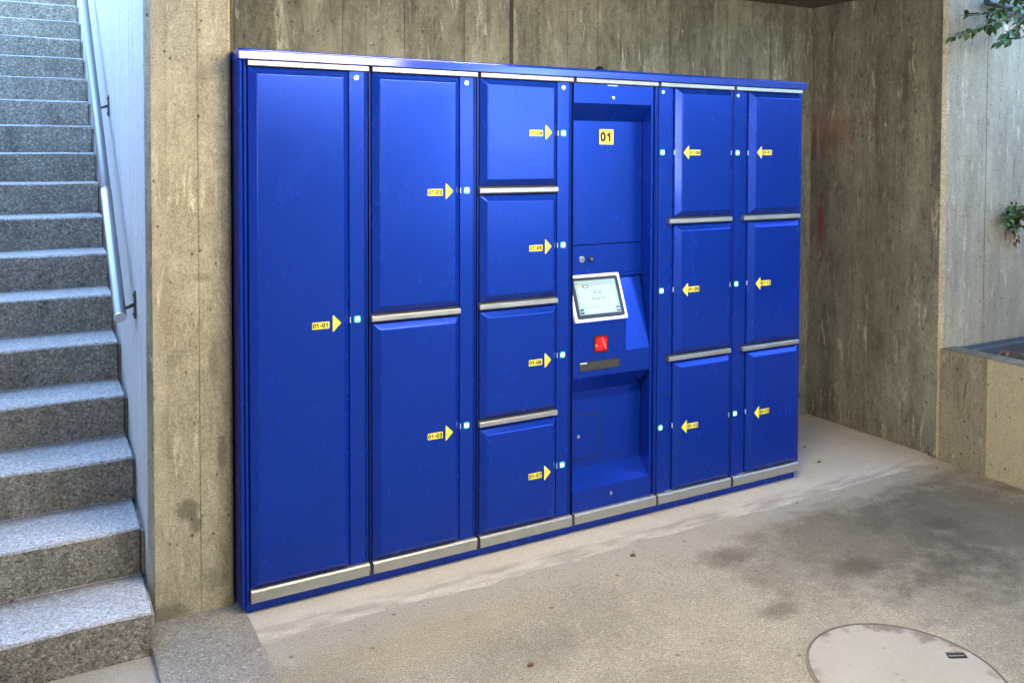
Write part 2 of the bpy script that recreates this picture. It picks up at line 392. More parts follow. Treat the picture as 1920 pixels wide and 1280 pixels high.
# ---------------------------------------------------------------- setting: floor, slab, landing, ceiling
ZF = -.018
mb = MB(); mb.face([(-40, -40, ZF), (40, -40, ZF), (40, 40, ZF), (-40, 40, ZF)])
fl = mb.build('floor', M['floor']); tag(fl, 'rough beige concrete floor with dark stains in front of the blue lockers', kind='structure')
# screed slab under the lockers, its front edge feathered down to the floor
mb = MB(); xs = [-.262+i*.04 for i in range(101)]; prof = []
import mathutils
for x in xs:
    x = min(x, 3.742)
    n = mathutils.noise.noise(Vector((x*2.3, 3.1, 0)))*.03 + mathutils.noise.noise(Vector((x*11, 7, 0)))*.012
    prof.append([(x, .84, 0), (x, -.07+n*.6, 0), (x, -.095+n, -.002), (x, -.12+n, -.007+n*.04), (x, -.165+n*1.2, -.012), (x, -.215+n*1.4, ZF-.004)])
for a, b in zip(prof, prof[1:]):
    if b[0][0] <= a[0][0]: continue
    for i in range(5): mb.face([a[i], b[i], b[i+1], a[i+1]])
sl = mb.build('slab', M['slab']); tag(sl, 'smooth pale screed slab the lockers stand on', kind='structure')
bm = bmesh.new(); bm.from_mesh(sl.data); bmesh.ops.remove_doubles(bm, verts=bm.verts, dist=1e-5); bmesh.ops.recalc_face_normals(bm, faces=bm.faces)
for f in bm.faces: f.smooth = True
bm.to_mesh(sl.data); bm.free()
mb = MB(); mb.prism([(-.612, .3), (-.612, -3.2), (-.30, -3.2), (-.262, -.45), (-.256, -.1), (-.262, .3)], 'z', -.06, .006)
o = mb.build('landing', M['landing'], bevel=.006); tag(o, 'rough grey concrete strip in front of the pillar', kind='structure')
mb = MB(); mb.box(-3.3, 3.744, -9.2, -1.1, 2.81, 3.1); mb.box(-.60, 3.744, -1.1, .84, 2.81, 3.1)
o = mb.build('ceiling', M['ceil']); tag(o, 'dark concrete ceiling of the underpass', kind='structure')
mb = MB(); mb.box(-.35, 3.744, 1.14, 40, 2.9, 3.1); mb.box(3.9, 40, .14, 40, 2.9, 3.1)
mb.box(-40, -3.32, -40, 40, 2.9, 3.1)
o = mb.build('upper_ground', M['grass']); tag(o, 'ground above the underpass', kind='structure')

# ---------------------------------------------------------------- board-marked walls
def boards(axis, plane, a0, a1, z0, z1, widths, back, mat, name, parent=None, sgn=-1, deep=None, groove=.0015, jit=.0022, seed=1, amp=.5, wj=.08):
    """wall whose visible face is made of formwork-board strips with recessed joints.
    axis 'x': strips run along x and face -y (plane = y) ; axis 'y': strips run along y and face -x (plane = x)"""
    r = random.Random(seed); mb = MB(); a = a0; i = 0
    P = (lambda t, d, z: (t, plane-sgn*d, z)) if axis == 'x' else (lambda t, d, z: (plane-sgn*d, t, z))
    while a < a1-1e-4:
        wd = widths[i % len(widths)]*r.uniform(1-wj, 1+wj); b = min(a1, a+wd)
        if a1-b < .04: b = a1
        off = r.uniform(0, jit); g = groove*r.uniform(.4, 1.5); at = r.uniform(.02, 1)*amp
        gd = off+r.uniform(.0004, .0025)
        if deep and i in deep: g, gd = deep[i]
        # vertical subdivision lets the strip edges wander a little
        nz = 10; zz = [z0+(z1-z0)*q/nz for q in range(nz+1)]
        ea = [r.uniform(-.0012, .0012) for _ in zz]
        for q in range(nz):
            l0 = a+ea[q] if a > a0 else a; l1 = a+ea[q+1] if a > a0 else a
            e = b-g if b < a1 else b
            mb.face([P(l0, off, zz[q]), P(e, off, zz[q]), P(e, off, zz[q+1]), P(l1, off, zz[q+1])], 0, at)
            if b < a1:
                mb.face([P(e, off, zz[q]), P(e, gd, zz[q]), P(e, gd, zz[q+1]), P(e, off, zz[q+1])], 0, at)
                mb.face([P(e, gd, zz[q]), P(b+.002, gd, zz[q]), P(b+.002, gd, zz[q+1]), P(e, gd, zz[q+1])], 0, at)
                mb.face([P(b+.0, gd, zz[q]), P(b+.0, 0, zz[q]), P(b+.0, 0, zz[q+1]), P(b+.0, gd, zz[q+1])], 0, at)
        a = b; i += 1
    # solid body behind
    d0 = .0085 if not deep else max(.0085, max(v[1] for v in deep.values())+.001)
    if axis == 'x': mb.box(a0, a1, plane-sgn*d0, back, z0, z1, 0, .3)
    else: mb.box(plane-sgn*d0, back, a0, a1, z0, z1, 0, .3)
    # closing strips at the two ends and top
    for t in (a0, a1): mb.face([P(t, 0, z0), P(t, d0, z0), P(t, d0, z1), P(t, 0, z1)], 0, .3)
    mb.face([P(a0, 0, z1), P(a1, 0, z1), P(a1, d0, z1), P(a0, d0, z1)], 0, .3)
    o = mb.build(name, mat, parent); return o

def chipped_edge(p0, p1, c0, c1, name, mat, parent, z0, z1, seed=1, n=70, amp=.35):
    """chamfer strip from line p0 to p1 (x,y) along z whose width wanders, with a solid corner at c0"""
    r = random.Random(seed); mb = MB(); zs = [z0+(z1-z0)*i/n for i in range(n+1)]; rows = []
    for i, z in enumerate(zs):
        k1 = 1+amp*(r.random()-.5)*2*(1 if r.random() > .15 else 2.2); k2 = 1+amp*(r.random()-.5)*2
        a = Vector(c0).lerp(Vector(p0), min(1, .7+.3*k1)); b = Vector(c0).lerp(Vector(p1), min(1, .7+.3*k2))
        md = (a+b)/2+(Vector(c1)-Vector(c0))*0.0
        j = r.uniform(-.0015, .0015)
        rows.append([(p0[0], p0[1], z), (a.x, a.y, z), (md.x+j, md.y+j, z), (b.x, b.y, z), (p1[0], p1[1], z)])
    for A, B in zip(rows, rows[1:]):
        for q in range(4): mb.face([A[q], A[q+1], B[q+1], B[q]], 0, .3)
    return mb.build(name, mat, parent)

# pillar between the stairs and the lockers
pil = boards('x', .10, -.580, -.300, -.03, 2.812, [.050, .118, .093, .04], .55, M['pillar'], 'concrete_pillar', seed=4, jit=.003, amp=.3, wj=0)
tag(pil, 'tall board-marked beige concrete pillar between the stairs and the blue lockers', 'pillar')
mb = MB()   # chamfered flanks of the pillar
mb.prism([(-.580, .10), (-.598, .118), (-.598, .56), (-.580, .56)], 'z', -.03, 2.812)
o = mb.build('left_chamfer', M['side'], pil, .002)
mb = MB(); mb.prism([(-.300, .10), (-.287, .112), (-.287, .56), (-.300, .56)], 'z', -.03, 2.812)
o = mb.build('right_chamfer', M['edge'], pil, .002)

bw = boards('x', .83, -.287, 3.744, -.03, 2.812, [.17, .21, .15, .19, .12, .23, .16], 1.15, M['back'], 'back_wall', seed=21, jit=.006, groove=.002, amp=.9)
tag(bw, 'board-marked grey concrete back wall rising behind the blue lockers', 'wall')
mb = MB(); mb.box(1.372, 1.405, .808, .83, 1.6, 2.811, 0, .05); mb.box(1.358, 1.3715, .8255, .83, 1.6, 2.811, 1, 0); mb.box(1.4055, 1.46, .822, .8302, 1.6, 2.811, 2, 1)
o = mb.build('joint_strip', [M['side'], M['dark'], M['back']], bw, .002)

sw = boards('y', 3.744, -.150, .83, -.03, 2.812, [.11, .14, .12, .16], 3.90, M['side'], 'side_wall', seed=31, jit=.0012, groove=.001, amp=.45)
tag(sw, 'dark streaked concrete wall with faint red graffiti right of the lockers', 'wall')
o = chipped_edge((3.744, -.150), (3.768, -.172), (3.744, -.172), (3.77, -.14), 'chipped_corner', M['edge'], sw, -.03, 2.9, seed=5)
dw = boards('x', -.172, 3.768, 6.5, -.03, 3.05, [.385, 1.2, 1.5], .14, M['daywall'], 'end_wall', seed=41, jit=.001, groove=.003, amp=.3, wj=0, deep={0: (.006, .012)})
tag(dw, 'pale daylit concrete wall behind the planter at the right', 'wall')
mb = MB(); mb.cyl((4.06, -.215, 2.725), (6.3, -.215, 2.56), .022, seg=12)
for x in (4.3, 5.3): mb.cyl((x, -.215, 2.725-(x-4.06)*.0737), (x, -.17, 2.725-(x-4.06)*.0737), .01, seg=8)
o = mb.build('wall_rail', M['iron']); tag(o, 'dark metal bar fixed high on the daylit wall behind the leaves', 'rail')

# wall along the stairs (faces the stairs)
st = boards('y', -.600, .135, 9.5, -.03, 3.7, [.18, .22, .15], -.33, M['stairwall'], 'stair_wall', seed=51, jit=.0004, groove=.0006, amp=.25)
tag(st, 'bright bluish concrete wall beside the stairs carrying the steel handrail', 'wall')
mb = MB(); mb.box(-3.32, -3.0, -9.2, 9.5, -.03, 3.1)
o = mb.build('outer_stair_wall', M['stairwall']); tag(o, 'plain concrete wall on the far side of the stairs', 'wall')
mb = MB(); mb.box(-3.0, 4.9, -9.4, -9.2, -.03, 2.81)
o = mb.build('rear_wall', M['back']); tag(o, 'concrete wall closing the underpass behind the viewer', 'wall')

# planter
pr = empty('planter', (3.744, -.172, 0)); tag(pr, 'low concrete planter with a sloping zinc channel and soil at the right', 'planter')
def P_(o): o.parent = pr; o.matrix_parent_inverse = pr.matrix_basis.inverted(); return o
pr.location = (0, 0, 0)
PZ = .655
a = boards('y', 3.744, -.458, -.172, -.03, PZ, [.1, .07, .12], 3.87, M['planter'], 'front_wall', pr, seed=61, jit=.0015, groove=.0015, amp=.5)
b = boards('y', 3.738, -8.5, -.462, -.03, PZ, [2.4], 3.87, M['planter2'], 'front_wall', pr, seed=62, jit=.001, groove=.003, amp=.1)
tag(b, 'paler smooth section of planter wall')
mb = MB(); mb.face([(3.87, -.175, .60), (6.5, -.175, .60), (6.5, -8.5, .60), (3.87, -8.5, .60)])
s_ = mb.build('soil', M['soil'], pr)
mb = MB(); mb.prism([(-.174, .60), (-.174, .635), (-.19, .652), (-.196, .652), (-.20, .628), (-.25, .622), (-.256, .640), (-.262, .640), (-.266, .60)], 'x', 3.872, 6.4)
mb.build('drain_channel', M['zinc'], pr, .001)
mb = MB(); mb.box(6.5, 6.8, -8.5, .14, -.03, 3.1)
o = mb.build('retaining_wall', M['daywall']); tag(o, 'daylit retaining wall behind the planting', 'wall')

# ---------------------------------------------------------------- stairs
stairs = empty('staircase'); tag(stairs, 'flight of rough granite-like concrete steps climbing beside the pillar', 'stairs')
T_, R_ = .3241, .1842
for kk in range(20):
    y0 = -.0843+kk*T_; z1 = .1469+kk*R_; z0 = z1-R_-.003 if kk else -.03
    mb = MB(); r = random.Random(kk)
    nx = 40; X0, X1 = -3.0, -.617+r.uniform(-.003, .003); cx = [X0+(X1-X0)*i/nx for i in range(nx+1)]
    prev = None
    for i, x in enumerate(cx):
        def q(s): return mathutils.noise.noise(Vector((x*3+s*9, kk*5.3, s)))
        c = .012+.006*q(1)+.003*mathutils.noise.noise(Vector((x*14, kk*3.3, 2)))
        zt = z1+.0025*q(2); yf = y0+.003*q(3)
        row = [(x, y0+.33+.05, z0), (x, y0+.33+.05, zt), (x, yf+.022, zt), (x, yf+c*.35, zt-c*.25), (x, yf, zt-c), (x, yf+.001*q(5)+.006, z0)]
        if prev:
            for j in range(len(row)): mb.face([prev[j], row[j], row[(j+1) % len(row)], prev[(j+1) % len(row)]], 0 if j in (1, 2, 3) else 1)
        else: mb.face(row)
        prev = row
    mb.face(prev[::-1], 1)
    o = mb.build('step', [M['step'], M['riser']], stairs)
    bm = bmesh.new(); bm.from_mesh(o.data); bmesh.ops.remove_doubles(bm, verts=bm.verts, dist=1e-5)
    bmesh.ops.recalc_face_normals(bm, faces=bm.faces)
    bm.to_mesh(o.data); bm.free()
mb = MB()   # narrow recessed stringer in the gap beside the wall
pts = [(-.07, -.03)]
for kk in range(20): pts += [(-.07+kk*T_, .125+kk*R_), (-.07+(kk+1)*T_, .125+kk*R_)]
pts += [(-.07+20*T_, -.03)]
mb.prism([(p[0], p[1]) for p in pts], 'x', -.613, -.602)
o = mb.build('stringer', M['side'], stairs)

# ---------------------------------------------------------------- handrail
hr = empty('handrail'); tag(hr, 'round stainless steel handrail descending along the stair wall', 'handrail')
xr = -.665
E0 = Vector((xr, .445, 1.130)); Dr = Vector((0, .826, .5635)).normalized(); Dr = Vector((0, 2.897-.485, 2.799-1.155)).normalized()
E1 = E0+Dr*.86; E2 = E0+Dr*6.5
mb = MB(); mb.cyl(E0, E1, .0252, seg=28); mb.build('lower_tube', M['steel'], hr, .0012, smooth=True)
mb = MB(); mb.cyl(E1+Dr*.003, E2, .0232, seg=28); mb.build('upper_tube', M['steel'], hr, smooth=True)
mb = MB(); mb.cyl(E1-Dr*.004, E1+Dr*.008, .0258, seg=28); mb.build('collar', M['steel'], hr, .001, smooth=True)
mb = MB(); mb.cyl(E0-Dr*.003, E0+Dr*.002, .0254, seg=28); mb.build('end_cap', M['chrome'], hr, .0012)
for t_ in (.04, 1.62, 3.4, 5.1):
    p = E0+Dr*(t_+.02); 
    mb = MB(); mb.cyl((xr+.018, p.y, p.z-.008), (-.606, p.y+.01, p.z+.005), .0075, seg=12); b_ = mb.build('bracket', M['iron'], hr, smooth=True)
    mb = MB(); mb.box(-.608, -.602, p.y-.022+.01, p.y+.022+.01, p.z-.052, p.z+.062)
    mb.cyl((-.612, p.y+.01, p.z+.045), (-.606, p.y+.01, p.z+.045), .007, seg=8); mb.cyl((-.612, p.y+.01, p.z-.036), (-.606, p.y+.01, p.z-.036), .007, seg=8)
    mb.build('wall_plate', M['iron'], b_, .001)

# ---------------------------------------------------------------- the locker bank
LK = empty('parcel_locker'); tag(LK, 'long bank of ultramarine blue parcel lockers with a built-in touchscreen terminal', 'locker')
B = [-.258+.4995*i for i in range(7)]
YP = -.022                     # how far the pressed door panels stand out
# carcasses
mb = MB()
mb.box(B[0], B[3]+.002, .022, .78, .046, 2.158); mb.box(B[4]-.002, B[6], .022, .78, .046, 2.158)
mb.box(B[3]+.002, B[4]-.002, .14, .78, .046, 2.158)
mb.box(B[3]+.002, B[3]+.006, .022, .14, .046, 2.158); mb.box(B[4]-.030, B[4]-.002, .022, .14, .046, 2.158)
mb.build('carcass', M['bluedark'], LK)
mb = MB(); mb.box(-.262, 2.738, .018, .76, 0, .045); mb.build('plinth', M['blue'], LK, .001)
# cap
mb = MB(); mb.prism([(-.020, 2.160), (-.020, 2.191), (-.016, 2.193), (-.016, 2.197), (-.012, 2.201), (.79, 2.201), (.79, 2.160)], 'x', -.281, 2.762)
cap = mb.build('cap', M['capblue'], LK, .0015)
mb = MB(); seg = 24
for i in range(7):
    a0, a1 = math.pi/2*i/7, math.pi/2*(i+1)/7
    mb.cyl((1.60, .30, 2.201+.056*math.sin(a0)), (1.60, .30, 2.201+.056*math.sin(a1)), .034*math.cos(a0), .034*math.cos(a1)+.0001, seg=seg, caps=False)
mb.build('antenna_dome', M['black'], LK, smooth=True)
# corner posts
mb = MB(); mb.box(-.2760, -.258, .012, .78, .03, 2.158)
mb.cyl((-.272, .006, .03), (-.272, .006, 2.158), .0075, seg=14); mb.cyl((-.256, .004, .03), (-.256, .004, 2.158), .0065, seg=14)
mb.build('corner_post', M['blue'], LK, smooth=False)
mb = MB(); mb.box(B[6]-.004, B[6]+.012, .004, .78, .03, 2.158); mb.build('corner_post', M['blue'], LK, .002)
mb = MB(); mb.box(-.2815, -.2762, .010, .78, .03, 2.158); mb.build('shade_panel', M['bluedark'], LK)  # darker blue sheet over the post, shade put into its colour
# frame posts between the modules
def post(x, right=True):
    mb = MB()
    mb.box(x-.0175, x-.003, .006, .03, .1, 2.135)
    mb.cyl((x-.0145, .004, .1), (x-.0145, .004, 2.135), .0030, seg=8); mb.cyl((x-.0075, .003, .1), (x-.0075, .003, 2.135), .0032, seg=8)
    mb.build('frame_post', M['blue'], LK)
for i in (1, 2, 3): post(B[i])
post(B[4]+.006); post(B[5]+.006)
mb = MB(); mb.box(B[6]-.012, B[6]-.004, .004, .03, .1, 2.135); mb.build('frame_post', M['blue'], LK)

def door(x0, x1, z0, z1, il=.03, ir=.027, it=.028, ib=.028, bev=.0038):
    mb = MB(); o_ = [(x0, z0), (x1, z0), (x1, z1), (x0, z1)]; i_ = [(x0+il, z0+ib), (x1-ir, z0+ib), (x1-ir, z1-it), (x0+il, z1-it)]
    n = 0; mb.v = [(x, .018, z) for x, z in o_]+[(x, 0, z) for x, z in o_]+[(x, YP, z) for x, z in i_]
    fs = [(0, 1, 2, 3), (8, 9, 10, 11)]
    for k_ in range(4):
        j = (k_+1) % 4; fs += [(k_, j, 4+j, 4+k_), (4+k_, 4+j, 8+j, 8+k_)]
    mb.f = fs; mb.mi = [0]*len(fs); mb.at = [0.]*len(fs)
    d = mb.build('door', M['blue'], LK, bev, 3)
    return d

def rounded(w, h, r, n=4):
    pts = []
    for cx, cz, a in ((w/2-r, h/2-r, 0), (-w/2+r, h/2-r, 90), (-w/2+r, -h/2+r, 180), (w/2-r, -h/2+r, 270)):
        for q in range(n+1):
            t = R(a+90*q/n); pts.append((cx+r*math.cos(t), cz+r*math.sin(t)))
    return pts
def number_tag(x, z, s, parent):
    mb = MB(); y = YP-.0012
    mb.prism([(x+a, z+b) for a, b in rounded(.070, .0275, .003)], 'y', YP-.0002, y)
    for q, p in enumerate(glyphs(s, .0180, .23, .76)):
        mb.face([(x+a*1.05, y-.0004-q*.00001, z+b) for a, b in p], 1)
    return mb.build('number_tag', [M['yellow'], M['print']], parent)
def arrow(x, z, d, parent):
    mb = MB(); mb.prism([(x-.0165*d, z-.032), (x-.0145*d, z-.0335), (x+.0165*d, z-.002), (x+.0165*d, z+.002), (x-.0145*d, z+.0335), (x-.0165*d, z+.032)], 'y', YP-.0002, YP-.0012)
    return mb.build('arrow_sticker', M['yellow'], parent)
def led(x, z):
    mb = MB(); mb.prism([(x+a, z+b) for a, b in rounded(.0205, .0205, .005)], 'y', .0, -.0035)
    l = mb.build('indicator_light', M['led'], LK, .001)
    mb = MB(); mb.prism([(x+a, z+b) for a, b in rounded(.031, .031, .008)], 'y', .0, -.002)
    mb.build('glow_ring', M['ledglow'], l)  # glowing ring in place of the light's halo
def latch(x, z, y=-.001):
    mb = MB(); mb.box(x-.0014, x+.0014, y-.003, y+.004, z-.012, z+.012); mb.build('latch', M['latch'], LK)
def lock(x, z, y=0., r=.0105, parent=None):
    mb = MB(); mb.cyl((x, y, z), (x, y-.004, z), r, r*.96, seg=20)
    l = mb.build('lock', M['chrome'], parent or LK, .0008)
    mb = MB(); mb.cyl((x, y-.0042, z), (x, y-.0052, z), r*.62, seg=16); mb.box(x-.0012, x+.0012, y-.0058, y-.005, z-r*.45, z+r*.45, 1)
    mb.build('keyway', [M['chrome'], M['black']], l)
ZB, ZT = .1, 2.136
def rail(x0, x1, z, h=.0235):
    mb = MB(); mb.prism([(.015, z-h/2), (-.014, z-h/2), (-.017, z-h/2+.003), (-.017, z+h/2-.003), (-.014, z+h/2), (.015, z+h/2)], 'x', x0, x1)
    mb.build('shelf_rail', M['alu'], LK, .0006)
    mb = MB(); mb.box(x0+.001, x1-.001, .0, .021, z-h/2-.006, z+h/2+.008); mb.build('rail_gap', M['dark'], LK)
num = 1
mods = [('L', [], [1.12]), ('L', [1.116], [1.641, .605]), ('L', [1.638, 1.123, .599], [1.898, 1.378, .863, .343]), None,
        ('R', [1.466, .773], [1.811, 1.12, .43]), ('R', [1.466, .770], [1.811, 1.12, .43])]
stick = {1: 1.114, 2: 1.638, 3: .591, 4: 1.898, 5: 1.375, 6: .851, 7: .328, 8: 1.811, 9: 1.118, 10: .419, 11: 1.813, 12: 1.115, 13: .421}
for i, mdd in enumerate(mods):
    b = B[i]
    # top rail and kick rail of every module
    mb = MB(); mb.prism([(.01, 2.136), (-.012, 2.136), (-.014, 2.139), (-.014, 2.155), (-.011, 2.158), (.01, 2.158)], 'x', b+(.014 if i else .012), b+.4965)
    mb.build('top_rail', M['alu'], LK, .0006)
    mb = MB(); mb.prism([(.02, .0465), (-.014, .0465), (-.017, .05), (-.017, .090), (-.011, .0965), (.02, .0985)], 'x', b+.012, b+.4965)
    mb.build('kick_rail', M['alufoot'], LK, .0006)
    mb = MB(); mb.box(b+.4935, b+.503, -.0185, .016, .047, .064); mb.box(b+.498, b+.5075, -.0175, .018, .064, .083); mb.box(b+.501, b+.509, -.016, .02, .083, .098)
    if i in (0, 1, 4): mb.build('rail_joint', M['dark'], LK)
    mb = MB(); mb.box(b+.003, b+.009, .004, .020, .09, 2.15); mb.build('gap_seal', M['bluedark'], LK)
    if mdd is None: continue
    side, seps, leds = mdd
    zs = [ZB]+sorted(seps)+[ZT]
    if side == 'L':
        dx0, dx1 = b+.0125, b+.413
        mb = MB(); mb.box(b+.4165, b+.4805, 0, .02, ZB, ZT-.001); mb.build('lock_panel', M['blue'], LK, .0015)
        for z in seps: rail(b+.008, b+.4135, z)
        lx = b+.449; lock(b+.447, 2.109)
    else:
        dx0, dx1 = b+.1105, b+.486
        mb = MB(); mb.box(b+.0115, b+.066, 0, .02, ZB, ZT-.001); mb.build('lock_panel', M['blue'], LK, .0015)
        mb = MB(); mb.box(b+.069, b+.108, .010, .022, ZB, ZT-.001); rp = mb.build('recess_panel', M['blue'], LK)
        for z in (1.975, 1.665, 1.28, .975, .59, .28):
            mb = MB(); mb.cyl((b+.0935, .012, z), (b+.0935, .0085, z), .0055, seg=10); mb.box(b+.088, b+.092, .0088, .012, z-.006, z+.012); mb.build('screw_hole', M['dark'], rp)
        for z in seps: rail(b+.072, b+.487, z)
        lx = b+.033; lock(b+.034, 2.110)
    ds = []
    for z0, z1 in zip(zs, zs[1:]):
        z0 = z0+(.020 if z0 != ZB else .0); z1 = z1-(.020 if z1 != ZT else .002)
        if side == 'L': ds.append(door(dx0, dx1, z0, z1))
        else: ds.append(door(dx0, dx1, z0, z1, il=.033, ir=.020))
    ds = ds[::-1]
    for d, zl in zip(ds, leds):
        s = '01-%02d' % num; z = stick[num]
        led(lx, zl)
        if side == 'L':
            number_tag(b+.2895, z-.002, s, d); arrow(b+.355, z+.002, 1, d); latch(b+.4185, zl)
        else:
            arrow(b+.169, z, -1, d); number_tag(b+.224, z, s, d); latch(b+.1085, zl)
            if i == 4: latch(b+.4885, zl)
        d['label'] = 'blue locker door numbered %s' % s
        num += 1

# terminal module
tb = B[3]; YD = .085; XL, XR, XI = tb+.0075, tb+.463, tb+.472
mb = MB()
def sheet(x0, x1, y0, z0, y1, z1, mi=0):     # thin sheet from (y0,z0) up to (y1,z1)
    t = .004; dy, dz = y1-y0, z1-z0; l = math.hypot(dy, dz); ny, nz = dz/l*t, -dy/l*t
    if ny < 0: ny, nz = -ny, -nz
    mb.prism([(y0, z0), (y1, z1), (y1+ny, z1+nz), (y0+ny, z0+nz)], 'x', x0, x1, mi)
mb = MB(); mb.box(XL, XR+.012, 0, .01, 2.041, ZT-.001)
o = mb.build('fascia', M['blue'], LK, .0015); lock(tb+.233, 2.071, 0, .008)
mb = MB(); sheet(XL, XI, .0045, 2.040, YD, 1.962); mb.build('soffit', M['blue'], LK)
mb = MB(); mb.box(XL, XI, YD, YD+.01, 1.3625, 1.965); ub = mb.build('upper_panel', M['blue'], LK, .0012)
mb = MB(); mb.box(XL, XI, YD-.001, YD+.01, 1.212, 1.3585); mb.build('service_panel', M['blue'], LK, .0018)
mb = MB(); mb.box(XL+.0, XI, YD-.016, YD+.006, 1.203, 1.2115); mb.build('service_lip', M['blue'], LK, .0015)
mb = MB(); mb.box(XL, XI, YD+.002, YD+.01, 1.17, 1.203); mb.build('recess_back', M['blue'], LK)
mb = MB(); mb.box(XL, XI, YD, YD+.01, .27, .645); lb = mb.build('lower_panel', M['blue'], LK, .0012)
# right cheek and jamb
mb = MB(); mb.prism([(XR, .0005), (XR+.012, .0005), (XR+.012, .012), (XR+.02, .10), (XI, .10)], 'z', .098, 2.0405); mb.build('right_cheek', M['blue'], LK, .001)
mb = MB(); mb.prism([(XL-.004, .004), (XL, .004), (XL, .1), (XL-.004, .1)], 'z', .098, 2.13); mb.build('left_cheek', M['blue'], LK)
# console body (full width, sloping) + raised block carrying tablet
mb = MB(); mb.prism([(YD, 1.19), (.0, .845), (.0, .738), (YD, .645), (YD+.02, .645), (YD+.02, 1.19)], 'x', XL, XR-.001)
cons = mb.build('console', M['blue'], LK, .0025)
mb = MB(); mb.prism([(.083, 1.215), (-.0015, 1.00), (-.0015, .739), (.03, .739), (.10, 1.0), (.10, 1.215)], 'x', XL, 1.557)
blk = mb.build('console_block', M['blue'], LK, .003)
mb = MB(); sheet(XL, XI, .0045, .2005, YD, .275); mb.build('drip_slope', M['blue'], LK)
mb = MB(); mb.box(XL, XR+.012, 0, .01, .099, .2005); mb.build('base_fascia', M['blue'], LK, .0015); lock(tb+.231, .155, 0, .0075)
# small hatch
mb = MB(); mb.box(XL, tb+.216, YD-.0015, YD, .312, .537, 0); mb.build('hatch_gap', M['dark'], LK)
mb = MB(); mb.box(XL, tb+.2115, YD-.003, YD-.0002, .3170, .5320); mb.build('hatch', M['blue'], LK, .0008)
lock(1.334, .429, YD-.003, .010)
lock(1.352, 1.292, YD-.001, .0165)
mb = MB(); mb.cyl((1.402, YD-.001, 1.291), (1.402, YD-.006, 1.291), .013, seg=20); mb.cyl((1.402, YD-.006, 1.291), (1.402, YD-.016, 1.291), .007, .006, seg=16, mi=1)
mb.build('key_socket', [M['black'], M['chrome']], LK, .0008)
mb = MB(); mb.box(XL+.19, XL+.25, -.001, 0.002, 2.128, 2.131); mb.build('fascia_vent', M['chrome'], LK)
# "01" plate
mb = MB(); cx, cz = tb+.2525, 1.886
mb.prism([(cx+a, cz+b) for a, b in rounded(.083, .074, .003)], 'y', YD-.0005, YD-.002)
for q, p in enumerate(glyphs('01', .043, .25, .78)): mb.face([(cx+a*1.1, YD-.0025-q*.00001, cz+b) for a, b in p], 1)
mb.build('number_plate', [M['yellow'], M['print']], LK)
# scanner
sx, sz = 1.406, .893
mb = MB(); mb.prism([(sx+a, sz+b) for a, b in rounded(.080, .084, .004)], 'y', -.0015, -.006)
sc_ = mb.build('barcode_scanner', M['black'], LK, .001)
mb = MB(); mb.box(sx-.035, sx+.035, -.0068, -.006, sz-.036, sz+.036, 2)
mb.face([(sx-.031, -.0074, sz-.02), (sx-.026, -.0074, sz+.027), (sx+.008, -.0074, sz+.032), (sx+.03, -.0074, sz+.018), (sx+.028, -.0074, sz-.016), (sx+.004, -.0074, sz-.03), (sx-.024, -.0074, sz-.03)], 0)
mb.face([(sx+.003, -.0079, sz+.026), (sx+.009, -.0079, sz+.026), (sx+.030, -.0079, sz-.026), (sx+.024, -.0079, sz-.026)], 1)
mb.face([(sx-.033, -.0078, sz-.012), (sx-.033, -.0078, sz+.002), (sx-.024, -.0078, sz+.0), (sx-.024, -.0078, sz-.012)], 1)
mb.build('scanner_window', [M['red'], M['redhi'], M['redglass']], sc_)
# receipt slot
mb = MB(); x0, x1, z0, z1 = 1.286, 1.517, .772, .812
mb.box(x0, x1, -.0045, -.0016, z1, z1+.003); mb.box(x0, x1, -.0045, -.0016, z0-.003, z0); mb.box(x0-.003, x0, -.0045, -.0016, z0-.003, z1+.003); mb.box(x1, x1+.003, -.0045, -.0016, z0-.003, z1+.003)
sf = mb.build('receipt_slot', M['black'], LK)
mb = MB(); mb.box(x0, x1, -.0026, -.0016, z0, z1); mb.box(x0, x1, -.0036, -.0027, z0+.012, z0+.014); mb.build('slot_tray', M['slot'], sf)
mb = MB(); mb.box(x0+.001, x0+.040, -.0044, -.0030, z1-.007, z1-.001); mb.build('paper_edge', M['paper'], sf)
# tablet, tilted back
tilt = math.atan2(.083+.0015, .215)
ts = empty('touchscreen'); ts.parent = LK
tw, th = .304, .228; ts.location = (1.4075, -.004, 1.003); ts.rotation_euler = (-tilt, 0, 0)
def flat(mb, x0, x1, z0, z1, y, mi=0): mb.box(x0, x1, y-.0004, y, z0, z1, mi)
mb = MB(); mb.prism([(a, th/2+b) for a, b in rounded(tw, th, .006)], 'y', .004, -.011); mb.build('bezel', M['ivory'], ts, .0025, 3)
mb = MB(); mb.prism([(a, th/2+b) for a, b in rounded(tw-.028, th-.028, .012)], 'y', -.0108, -.0118); mb.build('glass', M['black'], ts)
mb = MB(); sw_, sh_ = .238, .165; bz = th/2-sh_/2+.002; L_, R__ = -sw_/2, sw_/2; y = -.0120
flat(mb, L_, R__, bz, bz+sh_, y, 1)
flat(mb, L_+.014, R__-.014, bz+.034, bz+sh_-.030, y-.0005, 0)
flat(mb, L_+.026, R__-.026, bz+.003, bz+.031, y-.0005, 0)
flat(mb, L_+.012, R__-.012, bz+.0335, bz+.0345, y-.001, 5)
flat(mb, L_+.004, L_+.024, bz+.004, bz+.028, y-.0008, 2); flat(mb, R__-.024, R__-.004, bz+.004, bz+.028, y-.0008, 2)
flat(mb, L_+.016, L_+.038, bz+sh_-.034, bz+sh_-.022, y-.001, 3); flat(mb, L_+.043, L_+.074, bz+sh_-.035, bz+sh_-.022, y-.001, 2)
flat(mb, L_+.048, L_+.070, bz+sh_-.031, bz+sh_-.026, y-.0014, 4)
